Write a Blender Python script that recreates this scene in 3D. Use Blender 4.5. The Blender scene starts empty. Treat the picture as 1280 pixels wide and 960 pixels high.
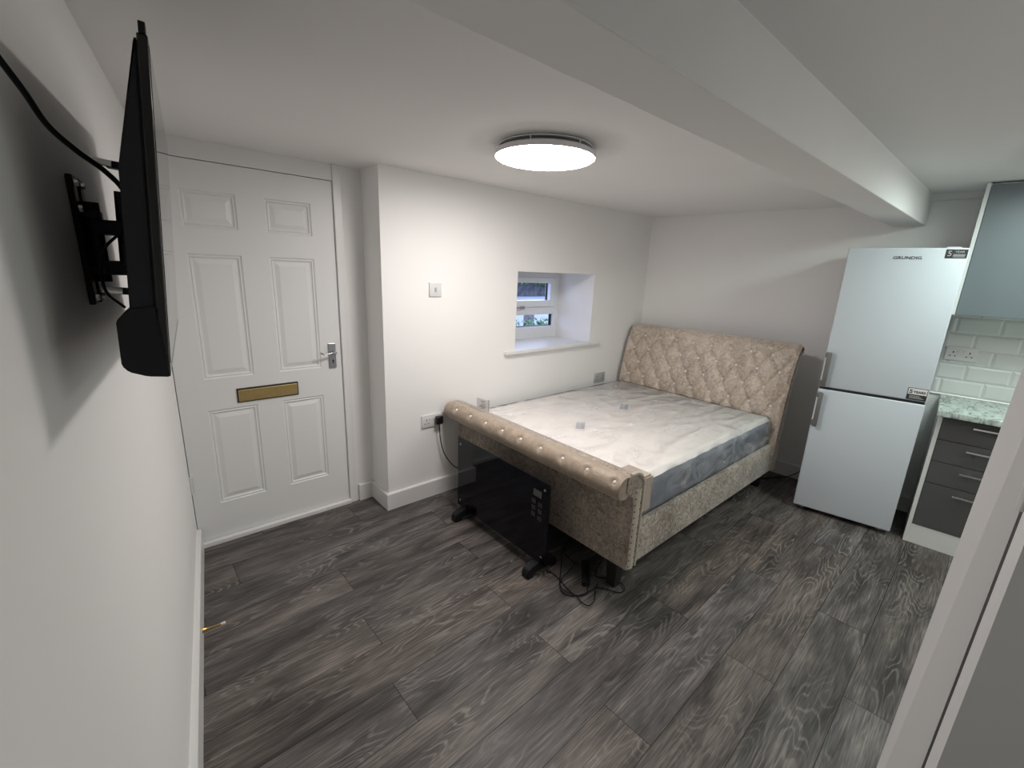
import bpy, bmesh, math, random
from mathutils import Vector, Matrix, noise
random.seed(7)
C = bpy.context.scene.collection
scene = bpy.context.scene

# ------------------------------------------------------------------ camera, world, lights, exposure
F_PX = 549.9
cam_d = bpy.data.cameras.new('camera'); cam = bpy.data.objects.new('camera', cam_d); C.objects.link(cam)
cam_d.sensor_width = 36.0; cam_d.lens = 36.0 * F_PX / 1280.0; cam_d.clip_start = 0.02
R_ = Vector((0.75684, -0.65241, 0.03935)); U_ = Vector((0.13359, 0.21334, 0.96780)); F_ = Vector((0.63980, 0.72721, -0.24862))
m = Matrix((R_, U_, -F_)).transposed().to_4x4(); m.translation = Vector((-0.12908, -2.70126, 1.55293))
cam.matrix_world = m
scene.camera = cam
scene.view_settings.view_transform = 'Standard'; scene.view_settings.look = 'None'
scene.view_settings.exposure = 1.72; scene.view_settings.gamma = 1.0
scene.view_settings.use_curve_mapping = False
LAMP_S = 13.5; LAMP_C = (1.0, 0.935, 0.905)
KIT_S = 8.5; KIT_C = (0.84, 1.0, 0.94)
SKY_S = 1.3; SKY_C = (0.50, 0.62, 1.0)
w = bpy.data.worlds.new('dusk_sky'); scene.world = w; w.use_nodes = True
w.node_tree.nodes['Background'].inputs[0].default_value = (*SKY_C, 1); w.node_tree.nodes['Background'].inputs[1].default_value = SKY_S

# ------------------------------------------------------------------ helpers
def obj(name, bm, mat=None, parent=None, smooth=None, label=None):
    me = bpy.data.meshes.new(name)
    bmesh.ops.recalc_face_normals(bm, faces=bm.faces)
    bm.to_mesh(me); bm.free()
    if smooth is not None:
        for p in me.polygons: p.use_smooth = True
        if smooth: me.set_sharp_from_angle(angle=math.radians(smooth))
    o = bpy.data.objects.new(name, me); C.objects.link(o)
    for mm in (mat if isinstance(mat, (list, tuple)) else [mat]):
        if mm: me.materials.append(mm)
    if parent: o.parent = parent
    if label: o['label'] = label
    return o
def thing(name, label, cat, loc=(0, 0, 0), rz=0.0, group=None):
    o = bpy.data.objects.new(name, None); C.objects.link(o); o.location = loc; o.rotation_euler = (0, 0, rz)
    o.empty_display_size = 0.05
    o['label'] = label; o['category'] = cat
    if group: o['group'] = group
    return o
def tag(o, label, cat, group=None):
    o['label'] = label; o['category'] = cat
    if group: o['group'] = group
    return o
def struct(o, label=None):
    o['kind'] = 'structure'
    if label: o['label'] = label
    return o
def NB(): return bmesh.new()
def box(bm, x0, x1, y0, y1, z0, z1, bev=0, seg=2, mi=0):
    t = bmesh.new()
    vs = [t.verts.new((x, y, z)) for x in (x0, x1) for y in (y0, y1) for z in (z0, z1)]
    for f in ((0,1,3,2),(4,6,7,5),(0,4,5,1),(2,3,7,6),(0,2,6,4),(1,5,7,3)): t.faces.new([vs[i] for i in f])
    bmesh.ops.recalc_face_normals(t, faces=t.faces)
    if bev: bmesh.ops.bevel(t, geom=t.edges[:], offset=bev, segments=seg, affect='EDGES', profile=0.5)
    merge(bm, t, mi)
    return bm
def merge(bm, t, mi=0, M=None):
    mp = {}
    for v in t.verts: mp[v] = bm.verts.new((M @ v.co) if M else v.co)
    for f in t.faces:
        try:
            g = bm.faces.new([mp[v] for v in f.verts]); g.material_index = mi or f.material_index; g.smooth = f.smooth
        except ValueError: pass
    t.free()
def tube(bm, pts, r, n=8, closed=False, flat=1.0, mi=0):
    pts = [Vector(p) for p in pts]; L = len(pts); rings = []
    up = Vector((0, 0, 1)); prev = None
    for i, p in enumerate(pts):
        a = pts[(i - 1) % L] if (closed or i > 0) else p; b = pts[(i + 1) % L] if (closed or i < L - 1) else p
        t = (b - a).normalized()
        if prev is None:
            nrm = up.cross(t)
            if nrm.length < 1e-3: nrm = Vector((1, 0, 0)).cross(t)
        else: nrm = prev - t * prev.dot(t)
        nrm.normalize(); prev = nrm; bn = t.cross(nrm)
        rr = r(i / (L - 1)) if callable(r) else r
        rings.append([bm.verts.new(p + nrm * math.cos(2*math.pi*k/n) * rr + bn * math.sin(2*math.pi*k/n) * rr * flat) for k in range(n)])
    for i in range(L if closed else L - 1):
        A, B = rings[i], rings[(i + 1) % L]
        for k in range(n):
            f = bm.faces.new((A[k], A[(k+1) % n], B[(k+1) % n], B[k])); f.material_index = mi
    if not closed:
        bm.faces.new(rings[0][::-1]).material_index = mi; bm.faces.new(rings[-1]).material_index = mi
    return bm
def catmull(pts, n=8):
    P = [Vector(p) for p in pts]; P = [2*P[0]-P[1]] + P + [2*P[-1]-P[-2]]; out = []
    for i in range(1, len(P) - 2):
        for k in range(n):
            t = k / n
            out.append(0.5 * ((2*P[i]) + (P[i+1]-P[i-1])*t + (2*P[i-1]-5*P[i]+4*P[i+1]-P[i+2])*t*t + (3*P[i]-P[i-1]-3*P[i+1]+P[i+2])*t**3))
    out.append(P[-2]); return out
def lathe(bm, prof, n=32, M=None, mi=0, cap=True):
    """prof: (r,z) list around z axis"""
    rings = []
    for r, z in prof:
        if r < 1e-6: rings.append([bm.verts.new((M @ Vector((0,0,z))) if M else (0,0,z))])
        else: rings.append([bm.verts.new((M @ Vector((r*math.cos(2*math.pi*k/n), r*math.sin(2*math.pi*k/n), z))) if M else (r*math.cos(2*math.pi*k/n), r*math.sin(2*math.pi*k/n), z)) for k in range(n)])
    for A, B in zip(rings, rings[1:]):
        for k in range(n):
            a, b = A[k % len(A)], A[(k+1) % len(A)]; c, d = B[(k+1) % len(B)], B[k % len(B)]
            q = []
            for v_ in (a, b, c, d):
                if v_ not in q: q.append(v_)
            if len(q) > 2: bm.faces.new(q).material_index = mi
    return bm
def prism(bm, poly, axis, a, b, mi=0):
    """poly: list of 2D; axis 'x','y','z' extruded from a to b"""
    def P(u, v, t):
        return {'x': (t, u, v), 'y': (u, t, v), 'z': (u, v, t)}[axis]
    A = [bm.verts.new(P(u, v, a)) for u, v in poly]; B = [bm.verts.new(P(u, v, b)) for u, v in poly]
    bm.faces.new(A).material_index = mi; bm.faces.new(B[::-1]).material_index = mi
    n = len(poly)
    for i in range(n): bm.faces.new((A[i], B[i], B[(i+1) % n], A[(i+1) % n])).material_index = mi
    return bm
def hexa(bm, bot, top):
    """bot, top: 4 xyz corners"""
    b = [bm.verts.new(p) for p in bot]; t = [bm.verts.new(p) for p in top]
    bm.faces.new(b[::-1]); bm.faces.new(t)
    for i in range(4): bm.faces.new((b[i], b[(i+1) % 4], t[(i+1) % 4], t[i]))
    return bm
def text_obj(name, s, size, mat, parent, M, depth=0.0004, label=None, bold=0.0, sx=1.0):
    cu = bpy.data.curves.new(name, 'FONT'); cu.body = s; cu.size = size; cu.extrude = depth; cu.align_x = 'CENTER'; cu.align_y = 'CENTER'; cu.offset = bold
    t = bpy.data.objects.new(name + '_src', cu); C.objects.link(t)
    bpy.context.view_layer.update()
    me = bpy.data.meshes.new_from_object(t.evaluated_get(bpy.context.evaluated_depsgraph_get()))
    bpy.data.objects.remove(t); bpy.data.curves.remove(cu)
    me.transform(M @ Matrix.Diagonal((sx, 1, 1, 1))); me.name = name; me.materials.clear(); me.materials.append(mat)
    o = bpy.data.objects.new(name, me); C.objects.link(o); o.parent = parent
    if label: o['label'] = label
    return o

# ------------------------------------------------------------------ materials
def nt(name):
    mt = bpy.data.materials.new(name); mt.use_nodes = True; t = mt.node_tree
    return mt, t, t.nodes['Principled BSDF']
def lnk(t, a, b): t.links.new(a, b)
def plain(name, col, rough=0.5, metal=0.0, nscale=0, nvar=0.0, bump=0.0, bscale=200, spec=0.5, coat=0.0, sheen=0.0):
    mt, t, p = nt(name)
    p.inputs['Base Color'].default_value = (*col, 1); p.inputs['Roughness'].default_value = rough; p.inputs['Metallic'].default_value = metal
    p.inputs['Specular IOR Level'].default_value = spec; p.inputs['Coat Weight'].default_value = coat; p.inputs['Sheen Weight'].default_value = sheen
    tc = t.nodes.new('ShaderNodeTexCoord')
    if nvar:
        n = t.nodes.new('ShaderNodeTexNoise'); n.inputs['Scale'].default_value = nscale; n.inputs['Detail'].default_value = 4
        lnk(t, tc.outputs['Object'], n.inputs['Vector'])
        r = t.nodes.new('ShaderNodeValToRGB'); r.color_ramp.elements[0].position = 0.35; r.color_ramp.elements[1].position = 0.65
        r.color_ramp.elements[0].color = (*[c*(1-nvar) for c in col], 1); r.color_ramp.elements[1].color = (*[min(1, c*(1+nvar)) for c in col], 1)
        lnk(t, n.outputs['Fac'], r.inputs['Fac']); lnk(t, r.outputs['Color'], p.inputs['Base Color'])
    if bump:
        n = t.nodes.new('ShaderNodeTexNoise'); n.inputs['Scale'].default_value = bscale; n.inputs['Detail'].default_value = 3
        lnk(t, tc.outputs['Object'], n.inputs['Vector'])
        b = t.nodes.new('ShaderNodeBump'); b.inputs['Strength'].default_value = bump; b.inputs['Distance'].default_value = 0.002
        lnk(t, n.outputs['Fac'], b.inputs['Height']); lnk(t, b.outputs['Normal'], p.inputs['Normal'])
    return mt
def emis(name, col, s):
    mt, t, p = nt(name); p.inputs['Base Color'].default_value = (0.9, 0.9, 0.9, 1)
    p.inputs['Emission Color'].default_value = (*col, 1); p.inputs['Emission Strength'].default_value = s; return mt
def velvet(name, dark, lite, scale, contrast=0.12, rough=0.55, sheen=0.4, dist=2.0):
    mt, t, p = nt(name); tc = t.nodes.new('ShaderNodeTexCoord')
    n = t.nodes.new('ShaderNodeTexNoise'); n.inputs['Scale'].default_value = scale; n.inputs['Detail'].default_value = 6; n.inputs['Roughness'].default_value = 0.65; n.inputs['Distortion'].default_value = dist
    n2 = t.nodes.new('ShaderNodeTexNoise'); n2.inputs['Scale'].default_value = scale*0.14; n2.inputs['Detail'].default_value = 2
    lnk(t, tc.outputs['Object'], n.inputs['Vector']); lnk(t, tc.outputs['Object'], n2.inputs['Vector'])
    a = t.nodes.new('ShaderNodeMath'); a.operation = 'MULTIPLY_ADD'; a.inputs[1].default_value = 0.35; lnk(t, n2.outputs['Fac'], a.inputs[0]); lnk(t, n.outputs['Fac'], a.inputs[2])
    r = t.nodes.new('ShaderNodeValToRGB'); c0 = 0.675
    r.color_ramp.elements[0].position = c0 - contrast; r.color_ramp.elements[1].position = c0 + contrast
    r.color_ramp.elements[0].color = (*dark, 1); r.color_ramp.elements[1].color = (*lite, 1)
    lnk(t, a.outputs[0], r.inputs['Fac']); lnk(t, r.outputs['Color'], p.inputs['Base Color'])
    p.inputs['Roughness'].default_value = rough; p.inputs['Sheen Weight'].default_value = sheen; p.inputs['Sheen Roughness'].default_value = 0.35
    b = t.nodes.new('ShaderNodeBump'); b.inputs['Strength'].default_value = 0.35; b.inputs['Distance'].default_value = 0.004
    lnk(t, n.outputs['Fac'], b.inputs['Height']); lnk(t, b.outputs['Normal'], p.inputs['Normal'])
    return mt
M = {}
M['wall'] = plain('wall_paint', (0.90, 0.892, 0.878), 0.75, nscale=1.5, nvar=0.01, bump=0.12, bscale=60, spec=0.3)
M['ceil'] = plain('ceiling_paint', (0.89, 0.88, 0.865), 0.85, nscale=2, nvar=0.01, bump=0.15, bscale=40, spec=0.25)
M['gloss'] = plain('white_gloss_woodwork', (0.80, 0.80, 0.79), 0.35, bump=0.05, bscale=30)
M['door'] = plain('door_paint', (0.80, 0.805, 0.80), 0.42, bump=0.08, bscale=50)
M['pvc'] = plain('white_pvc', (0.82, 0.84, 0.87), 0.3)
M['plaswhite'] = plain('white_plastic', (0.72, 0.72, 0.72), 0.35)
M['plasgrey'] = plain('grey_plastic', (0.45, 0.45, 0.45), 0.4)
M['hole'] = plain('socket_hole_black', (0.02, 0.02, 0.02), 0.6)
M['black'] = plain('black_plastic', (0.010, 0.010, 0.012), 0.45, spec=0.25)
M['blackg'] = plain('black_plastic_gloss', (0.008, 0.008, 0.009), 0.22)
M['tvback'] = plain('tv_back_plastic', (0.014, 0.014, 0.017), 0.55, bump=0.2, bscale=900, spec=0.3)
M['screen'] = plain('tv_screen_glass', (0.004, 0.004, 0.005), 0.06, spec=0.5)
M['steel'] = plain('zinc_steel', (0.55, 0.55, 0.55), 0.3, 1.0)
M['chrome'] = plain('satin_chrome', (0.42, 0.42, 0.45), 0.28, 0.9)
M['bar'] = plain('bright_bar_handle', (0.85, 0.85, 0.85), 0.18, 1.0)
M['fh'] = plain('fridge_handle_grey', (0.17, 0.16, 0.15), 0.45, 0.1)
M['brass'] = plain('brass', (0.62, 0.42, 0.13), 0.3, 1.0)
M['gold'] = plain('satin_gold_flap', (0.55, 0.40, 0.17), 0.35, 0.75, nscale=60, nvar=0.05)
M['rubber'] = plain('pink_white_rubber', (0.75, 0.66, 0.62), 0.6)
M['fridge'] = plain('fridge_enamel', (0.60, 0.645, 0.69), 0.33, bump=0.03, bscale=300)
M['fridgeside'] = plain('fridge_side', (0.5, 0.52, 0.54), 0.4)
M['cab'] = plain('white_melamine', (0.72, 0.74, 0.72), 0.4)
M['grey'] = plain('graphite_drawer_front', (0.085, 0.087, 0.085), 0.42)
M['greyblue'] = plain('grey_cabinet_door', (0.15, 0.175, 0.19), 0.45)
M['tile'] = plain('white_glazed_tile', (0.70, 0.73, 0.715), 0.12, nscale=4, nvar=0.03, spec=0.6)
M['grout'] = plain('tile_grout', (0.55, 0.57, 0.55), 0.9)
M['glassblk'] = plain('black_heater_glass', (0.004, 0.004, 0.008), 0.05, spec=0.32)
M['lcd'] = plain('grey_lcd', (0.10, 0.11, 0.11), 0.3)
M['icon'] = plain('grey_key_print', (0.035, 0.035, 0.04), 0.4)
M['card'] = plain('brown_cardboard', (0.48, 0.40, 0.33), 0.7, nscale=30, nvar=0.05)
M['paper'] = plain('white_paper', (0.82, 0.82, 0.82), 0.7)
M['ink'] = plain('black_ink', (0.03, 0.03, 0.03), 0.6)
M['inkgrey'] = plain('silver_ink', (0.45, 0.45, 0.45), 0.4)
M['blueink'] = plain('blue_grey_print', (0.16, 0.20, 0.30), 0.6)
M['matside'] = plain('grey_mattress_border', (0.28, 0.31, 0.37), 0.65, nscale=12, nvar=0.12, bump=0.3, bscale=60)
M['mattop'] = plain('cream_mattress_fabric', (0.86, 0.83, 0.80), 0.7, nscale=5, nvar=0.02, bump=0.15, bscale=12)
M['crys'] = plain('crystal_button_glass', (0.92, 0.92, 0.92), 0.15, 0.15)
M['nail'] = plain('dark_nail_head', (0.12, 0.10, 0.08), 0.3, 0.9)
M['underbed'] = plain('black_underbed_board', (0.012, 0.012, 0.014), 0.8)
M['leg'] = plain('black_wood_leg', (0.012, 0.010, 0.010), 0.4)
M['diff'] = emis('lamp_diffuser', LAMP_C, LAMP_S)
M['kdiff'] = emis('kitchen_lamp_diffuser', KIT_C, KIT_S)
M['lampbody'] = plain('lamp_grey_rim', (0.80, 0.77, 0.80), 0.4)
M['velfoot'] = velvet('brown_beige_velvet', (0.30, 0.235, 0.175), (0.45, 0.365, 0.285), 14, 0.2, 0.5, 0.5)
M['velhead'] = velvet('champagne_crushed_velvet', (0.38, 0.305, 0.235), (0.74, 0.635, 0.54), 24, 0.17, 0.42, 0.6)
M['velrail'] = velvet('silver_crushed_velvet', (0.25, 0.205, 0.17), (0.64, 0.57, 0.50), 30, 0.10, 0.42, 0.4)
M['velpanel'] = velvet('mottled_crushed_velvet', (0.20, 0.16, 0.125), (0.48, 0.41, 0.34), 34, 0.13, 0.5, 0.4)
M['velpipe'] = velvet('light_piping_velvet', (0.42, 0.37, 0.30), (0.62, 0.56, 0.48), 60, 0.2, 0.5, 0.3)
M['road'] = plain('outside_road', (0.24, 0.25, 0.28), 0.8, nscale=3, nvar=0.1)
M['stone'] = plain('outside_stone_wall', (0.07, 0.07, 0.075), 0.9, nscale=5, nvar=0.4, bump=0.8, bscale=8)
M['leaf'] = plain('outside_foliage', (0.07, 0.17, 0.05), 0.6, nscale=25, nvar=0.5)
M['post'] = plain('outside_timber_post', (0.13, 0.12, 0.115), 0.8, nscale=20, nvar=0.2)

# window glass
mt, t, p = nt('window_glass'); M['glass'] = mt
p.inputs['Base Color'].default_value = (1, 1, 1, 1); p.inputs['Roughness'].default_value = 0.0; p.inputs['Transmission Weight'].default_value = 1.0; p.inputs['IOR'].default_value = 1.02
# clear ring of the lamp
mt, t, p = nt('clear_acrylic'); M['acryl'] = mt
p.inputs['Base Color'].default_value = (0.95, 0.97, 1, 1); p.inputs['Roughness'].default_value = 0.2; p.inputs['Transmission Weight'].default_value = 0.25
# plastic wrap: thin milky film, streaky wrinkles
mt, t, p = nt('polythene_wrap'); M['wrap'] = mt
tc = t.nodes.new('ShaderNodeTexCoord'); mp = t.nodes.new('ShaderNodeMapping'); mp.inputs['Rotation'].default_value = (0.25, 0.5, 0.6); mp.inputs['Scale'].default_value = (1.0, 2.6, 2.2)
n = t.nodes.new('ShaderNodeTexNoise'); n.inputs['Scale'].default_value = 2.6; n.inputs['Detail'].default_value = 3; n.inputs['Distortion'].default_value = 1.6
lnk(t, tc.outputs['Object'], mp.inputs['Vector']); lnk(t, mp.outputs[0], n.inputs['Vector'])
b = t.nodes.new('ShaderNodeBump'); b.inputs['Strength'].default_value = 0.5; b.inputs['Distance'].default_value = 0.02
lnk(t, n.outputs['Fac'], b.inputs['Height'])
gl = t.nodes.new('ShaderNodeBsdfGlossy'); gl.inputs['Roughness'].default_value = 0.16; gl.inputs['Color'].default_value = (0.95, 0.95, 0.95, 1)
df = t.nodes.new('ShaderNodeBsdfDiffuse'); df.inputs['Color'].default_value = (0.85, 0.85, 0.86, 1)
tr = t.nodes.new('ShaderNodeBsdfTransparent'); tr.inputs['Color'].default_value = (0.97, 0.97, 0.97, 1)
lnk(t, b.outputs[0], gl.inputs['Normal']); lnk(t, b.outputs[0], df.inputs['Normal'])
rr = t.nodes.new('ShaderNodeValToRGB'); rr.color_ramp.elements[0].position = 0.46; rr.color_ramp.elements[1].position = 0.72
rr.color_ramp.elements[0].color = (0.05, 0.05, 0.05, 1); rr.color_ramp.elements[1].color = (0.42, 0.42, 0.42, 1)
lnk(t, n.outputs['Fac'], rr.inputs['Fac'])
m1 = t.nodes.new('ShaderNodeMixShader'); lnk(t, rr.outputs['Color'], m1.inputs[0]); lnk(t, tr.outputs[0], m1.inputs[1]); lnk(t, df.outputs[0], m1.inputs[2])
fr = t.nodes.new('ShaderNodeFresnel'); fr.inputs['IOR'].default_value = 1.28; lnk(t, b.outputs[0], fr.inputs['Normal'])
m2 = t.nodes.new('ShaderNodeMixShader'); lnk(t, fr.outputs[0], m2.inputs[0]); lnk(t, m1.outputs[0], m2.inputs[1]); lnk(t, gl.outputs[0], m2.inputs[2])
lnk(t, m2.outputs[0], t.nodes['Material Output'].inputs['Surface']); t.nodes.remove(p)

# marble worktop
mt, t, p = nt('marble_worktop'); M['marble'] = mt
tc = t.nodes.new('ShaderNodeTexCoord'); mp = t.nodes.new('ShaderNodeMapping'); mp.inputs['Scale'].default_value = (3.0, 1.0, 1.0); mp.inputs['Rotation'].default_value = (0, 0, 0.3)
n = t.nodes.new('ShaderNodeTexNoise'); n.inputs['Scale'].default_value = 9; n.inputs['Detail'].default_value = 7; n.inputs['Distortion'].default_value = 1.5
lnk(t, tc.outputs['Object'], mp.inputs['Vector']); lnk(t, mp.outputs[0], n.inputs['Vector'])
r = t.nodes.new('ShaderNodeValToRGB'); e = r.color_ramp.elements
e[0].position = 0.36; e[0].color = (0.20, 0.25, 0.22, 1); e[1].position = 0.62; e[1].color = (0.62, 0.68, 0.65, 1)
x = e.new(0.47); x.color = (0.45, 0.53, 0.49, 1)
lnk(t, n.outputs['Fac'], r.inputs['Fac']); lnk(t, r.outputs['Color'], p.inputs['Base Color']); p.inputs['Roughness'].default_value = 0.25

# laminate floor: uses UVMap (metres along/across each plank, offset per plank) and face attribute tone
mt, t, p = nt('grey_oak_laminate'); M['floor'] = mt
uv = t.nodes.new('ShaderNodeUVMap'); uv.uv_map = 'UVMap'
at = t.nodes.new('ShaderNodeAttribute'); at.attribute_name = 'tone'; at.attribute_type = 'GEOMETRY'
def mapping(scale, src=uv.outputs[0]):
    q = t.nodes.new('ShaderNodeMapping'); q.inputs['Scale'].default_value = scale; lnk(t, src, q.inputs['Vector']); return q.outputs[0]
def nz(vec, sc, det, dist=0.0, rough=0.5):
    q = t.nodes.new('ShaderNodeTexNoise'); q.inputs['Scale'].default_value = sc; q.inputs['Detail'].default_value = det; q.inputs['Distortion'].default_value = dist; q.inputs['Roughness'].default_value = rough
    lnk(t, vec, q.inputs['Vector']); return q.outputs['Fac']
def mth(op, a, b=None, c=None):
    q = t.nodes.new('ShaderNodeMath'); q.operation = op
    for i, vv in enumerate((a, b, c)):
        if vv is None: continue
        if hasattr(vv, 'type'): lnk(t, vv, q.inputs[i])
        else: q.inputs[i].default_value = vv
    return q.outputs[0]
def ramp(fac, stops):
    q = t.nodes.new('ShaderNodeValToRGB'); e = q.color_ramp.elements
    e[0].position, e[0].color = stops[0][0], (*stops[0][1], 1); e[1].position, e[1].color = stops[-1][0], (*stops[-1][1], 1)
    for s in stops[1:-1]:
        x = e.new(s[0]); x.color = (*s[1], 1)
    lnk(t, fac, q.inputs['Fac']); return q.outputs['Color']
# cathedral growth lines: contour lines of a noise field stretched along the plank
field = nz(mapping((1.0, 4.2, 1)), 1.25, 2.5, 0.0, 0.5)
lines = mth('SINE', mth('MULTIPLY', mth('MULTIPLY_ADD', nz(mapping((8, 30, 1)), 1.0, 2), 0.035, field), 165.0))
lmask = mth('MULTIPLY', ramp(lines, [(0.35, (0, 0, 0)), (0.95, (1, 1, 1))]), ramp(nz(mapping((1.3, 5, 1)), 1.6, 2), [(0.45, (0, 0, 0)), (0.62, (1, 1, 1))]))
fine = nz(mapping((7, 160, 1)), 1.0, 5, 0.3, 0.6)
cloud = nz(mapping((1.2, 5.5, 1)), 2.2, 4, 0.6)
base = ramp(cloud, [(0.3, (0.048, 0.045, 0.044)), (0.5, (0.115, 0.106, 0.102)), (0.72, (0.205, 0.188, 0.178))])
mx = t.nodes.new('ShaderNodeMix'); mx.data_type = 'RGBA'; mx.blend_type = 'MULTIPLY'; mx.inputs[0].default_value = 0.85
lnk(t, base, mx.inputs[6]); lnk(t, ramp(fine, [(0.34, (0.42, 0.42, 0.42)), (0.52, (0.95, 0.94, 0.93)), (0.70, (1.7, 1.67, 1.62))]), mx.inputs[7])
mx2 = t.nodes.new('ShaderNodeMix'); mx2.data_type = 'RGBA'; mx2.inputs[7].default_value = (0.30, 0.28, 0.265, 1)
lnk(t, mth('MULTIPLY', lmask, mth('MULTIPLY_ADD', fine, 1.5, -0.25)), mx2.inputs[0]); lnk(t, mx.outputs[2], mx2.inputs[6])
mx3 = t.nodes.new('ShaderNodeMix'); mx3.data_type = 'RGBA'; mx3.blend_type = 'MULTIPLY'; mx3.inputs[0].default_value = 1
lnk(t, mx2.outputs[2], mx3.inputs[6]); lnk(t, at.outputs['Color'], mx3.inputs[7])
lnk(t, mx3.outputs[2], p.inputs['Base Color'])
p.inputs['Roughness'].default_value = 0.46; p.inputs['Specular IOR Level'].default_value = 0.4
b = t.nodes.new('ShaderNodeBump'); b.inputs['Strength'].default_value = 0.25; b.inputs['Distance'].default_value = 0.001
lnk(t, fine, b.inputs['Height']); lnk(t, b.outputs[0], p.inputs['Normal'])
M['gap'] = plain('plank_gap', (0.012, 0.011, 0.010), 0.8)

# ------------------------------------------------------------------ room shell
LA = 0.1213                       # left wall runs at a slight angle: x = LA*y
def WL(y): return LA * y
WS = 0.085
def WX(y): return 3.71 - WS * (y + 0.235)     # far (headboard) wall
YW = -0.235; XI = 1.006; YB = -4.3; ZC = 2.089; ZC2 = 2.131
BY0, BY1, BZ = -2.158, -1.988, 1.942

# floor planks
bm = NB(); uvl = bm.loops.layers.uv.new('UVMap'); tl = bm.loops.layers.float_color.new('tone')
ang = 0.021; ca, sa = math.cos(ang), math.sin(ang)
cuts = {0: 1.731, 1: 2.193, 2: 1.575, 3: 0.981, 4: 1.634, 5: 1.02, 6: 0.423, 7: 1.04, 8: 0.476, 9: 1.145, 10: 0.517, 11: 1.2, 12: 0.107, 13: 0.8, 14: 0.3}
PWD = 0.1945; PL = 1.265
tones = {}
for k in range(-10, 15):
    y0 = -2.592 + PWD * (k - 1); y1 = y0 + PWD
    c0 = cuts.get(k, (k * 0.53) % PL)
    i0 = -3
    for i in range(-3, 5):
        xa, xb = c0 + PL * (i - 1), c0 + PL * i
        if xb < -1.2 or xa > 4.6: continue
        g = 0.0011
        q = [(xa+g, y0+g), (xb-g, y0+g), (xb-g, y1-g), (xa+g, y1-g)]
        vs = [bm.verts.new((u*ca - v*sa, u*sa + v*ca, 0.0)) for u, v in q]
        f = bm.faces.new(vs)
        ou, ov = random.uniform(0, 60), random.uniform(0, 60)
        tn = random.uniform(0.74, 1.06); wm = random.uniform(-0.02, 0.07)
        for lp, (u, v) in zip(f.loops, q):
            lp[uvl].uv = (u - xa + ou, v - y0 + ov); lp[tl] = (tn*(1+wm), tn, tn*(1-wm*0.9), 1)
for v in bm.verts: v.co.z = 0
box(bm, -1.3, 4.6, -5.0, 0.25, -0.08, -0.0015, mi=1)
fo = obj('floor', bm, [M['floor'], M['gap']]); struct(fo, 'grey oak laminate plank floor')

# walls
bm = NB(); hexa(bm, [(WL(0.3), 0.3, 0), (WL(YB), YB, 0), (WL(YB)-0.15, YB, 0), (WL(0.3)-0.15, 0.3, 0)], [(WL(0.3), 0.3, 2.3), (WL(YB), YB, 2.3), (WL(YB)-0.15, YB, 2.3), (WL(0.3)-0.15, 0.3, 2.3)])
struct(obj('wall_left', bm, M['wall']))
bm = NB(); box(bm, 0.886, XI + 0.002, 0.0, 0.175, 0, 2.3); box(bm, 0, 0.9, 0.02, 0.175, 2.01, 2.3)
box(bm, -0.05, 0.9, 0.10, 0.175, 0, 2.05)
struct(obj('wall_entrance', bm, M['wall']))
# window wall with opening, 0.41 thick
wx0, wx1, wz0, wz1 = 2.055, 2.930, 0.972, 1.552
bm = NB(); yb_ = 0.175
box(bm, XI, wx0, YW, yb_, 0, 2.3); box(bm, wx1, 4.2, YW, yb_, 0, 2.3); box(bm, wx0, wx1, YW, yb_, 0, wz0 - 0.03); box(bm, wx0, wx1, YW, yb_, wz1, 2.3)
struct(obj('wall_window', bm, M['wall']))
bm = NB(); ya, yb2 = 0.17, YB
hexa(bm, [(WX(ya), ya, 0), (WX(ya)+0.15, ya, 0), (WX(yb2)+0.15, yb2, 0), (WX(yb2), yb2, 0)], [(WX(ya), ya, 2.3), (WX(ya)+0.15, ya, 2.3), (WX(yb2)+0.15, yb2, 2.3), (WX(yb2), yb2, 2.3)])
struct(obj('wall_headboard', bm, M['wall']))
bm = NB(); box(bm, -0.7, 4.3, YB - 0.15, YB, 0, 2.3); struct(obj('wall_back', bm, M['wall']))
# ceilings
bm = NB(); box(bm, -0.75, 4.3, BY1 - 0.05, 0.175, ZC, 2.3); struct(obj('ceiling', bm, M['ceil'], label='lower ceiling over the bed'))
bm = NB(); box(bm, -0.75, 4.3, YB, BY0 + 0.05, ZC2, 2.3); struct(obj('ceiling', bm, M['ceil'], label='ceiling on the kitchen side of the beam'))
bm = NB(); box(bm, -0.6, 4.0, BY0, BY1, BZ, 2.28, bev=0.004); struct(obj('trim_1', bm, M['ceil'], label='boxed ceiling beam'))
# coving strip between beam and cabinet
bm = NB(); xa, xb = WX(BY0), WX(-2.40)
prism(bm, [(0, -0.004), (-0.030, -0.002), (-0.042, 0.006), (-0.044, 0.038), (0, 0.038)], 'y', 0, 1)
for v in bm.verts:
    tt = v.co.y; y = BY0 + (-2.395 - BY0) * tt; v.co = Vector((WX(y) + v.co.x, y, 2.094 + v.co.z))
struct(obj('trim_2', bm, M['gloss'], label='white coving'))
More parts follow.
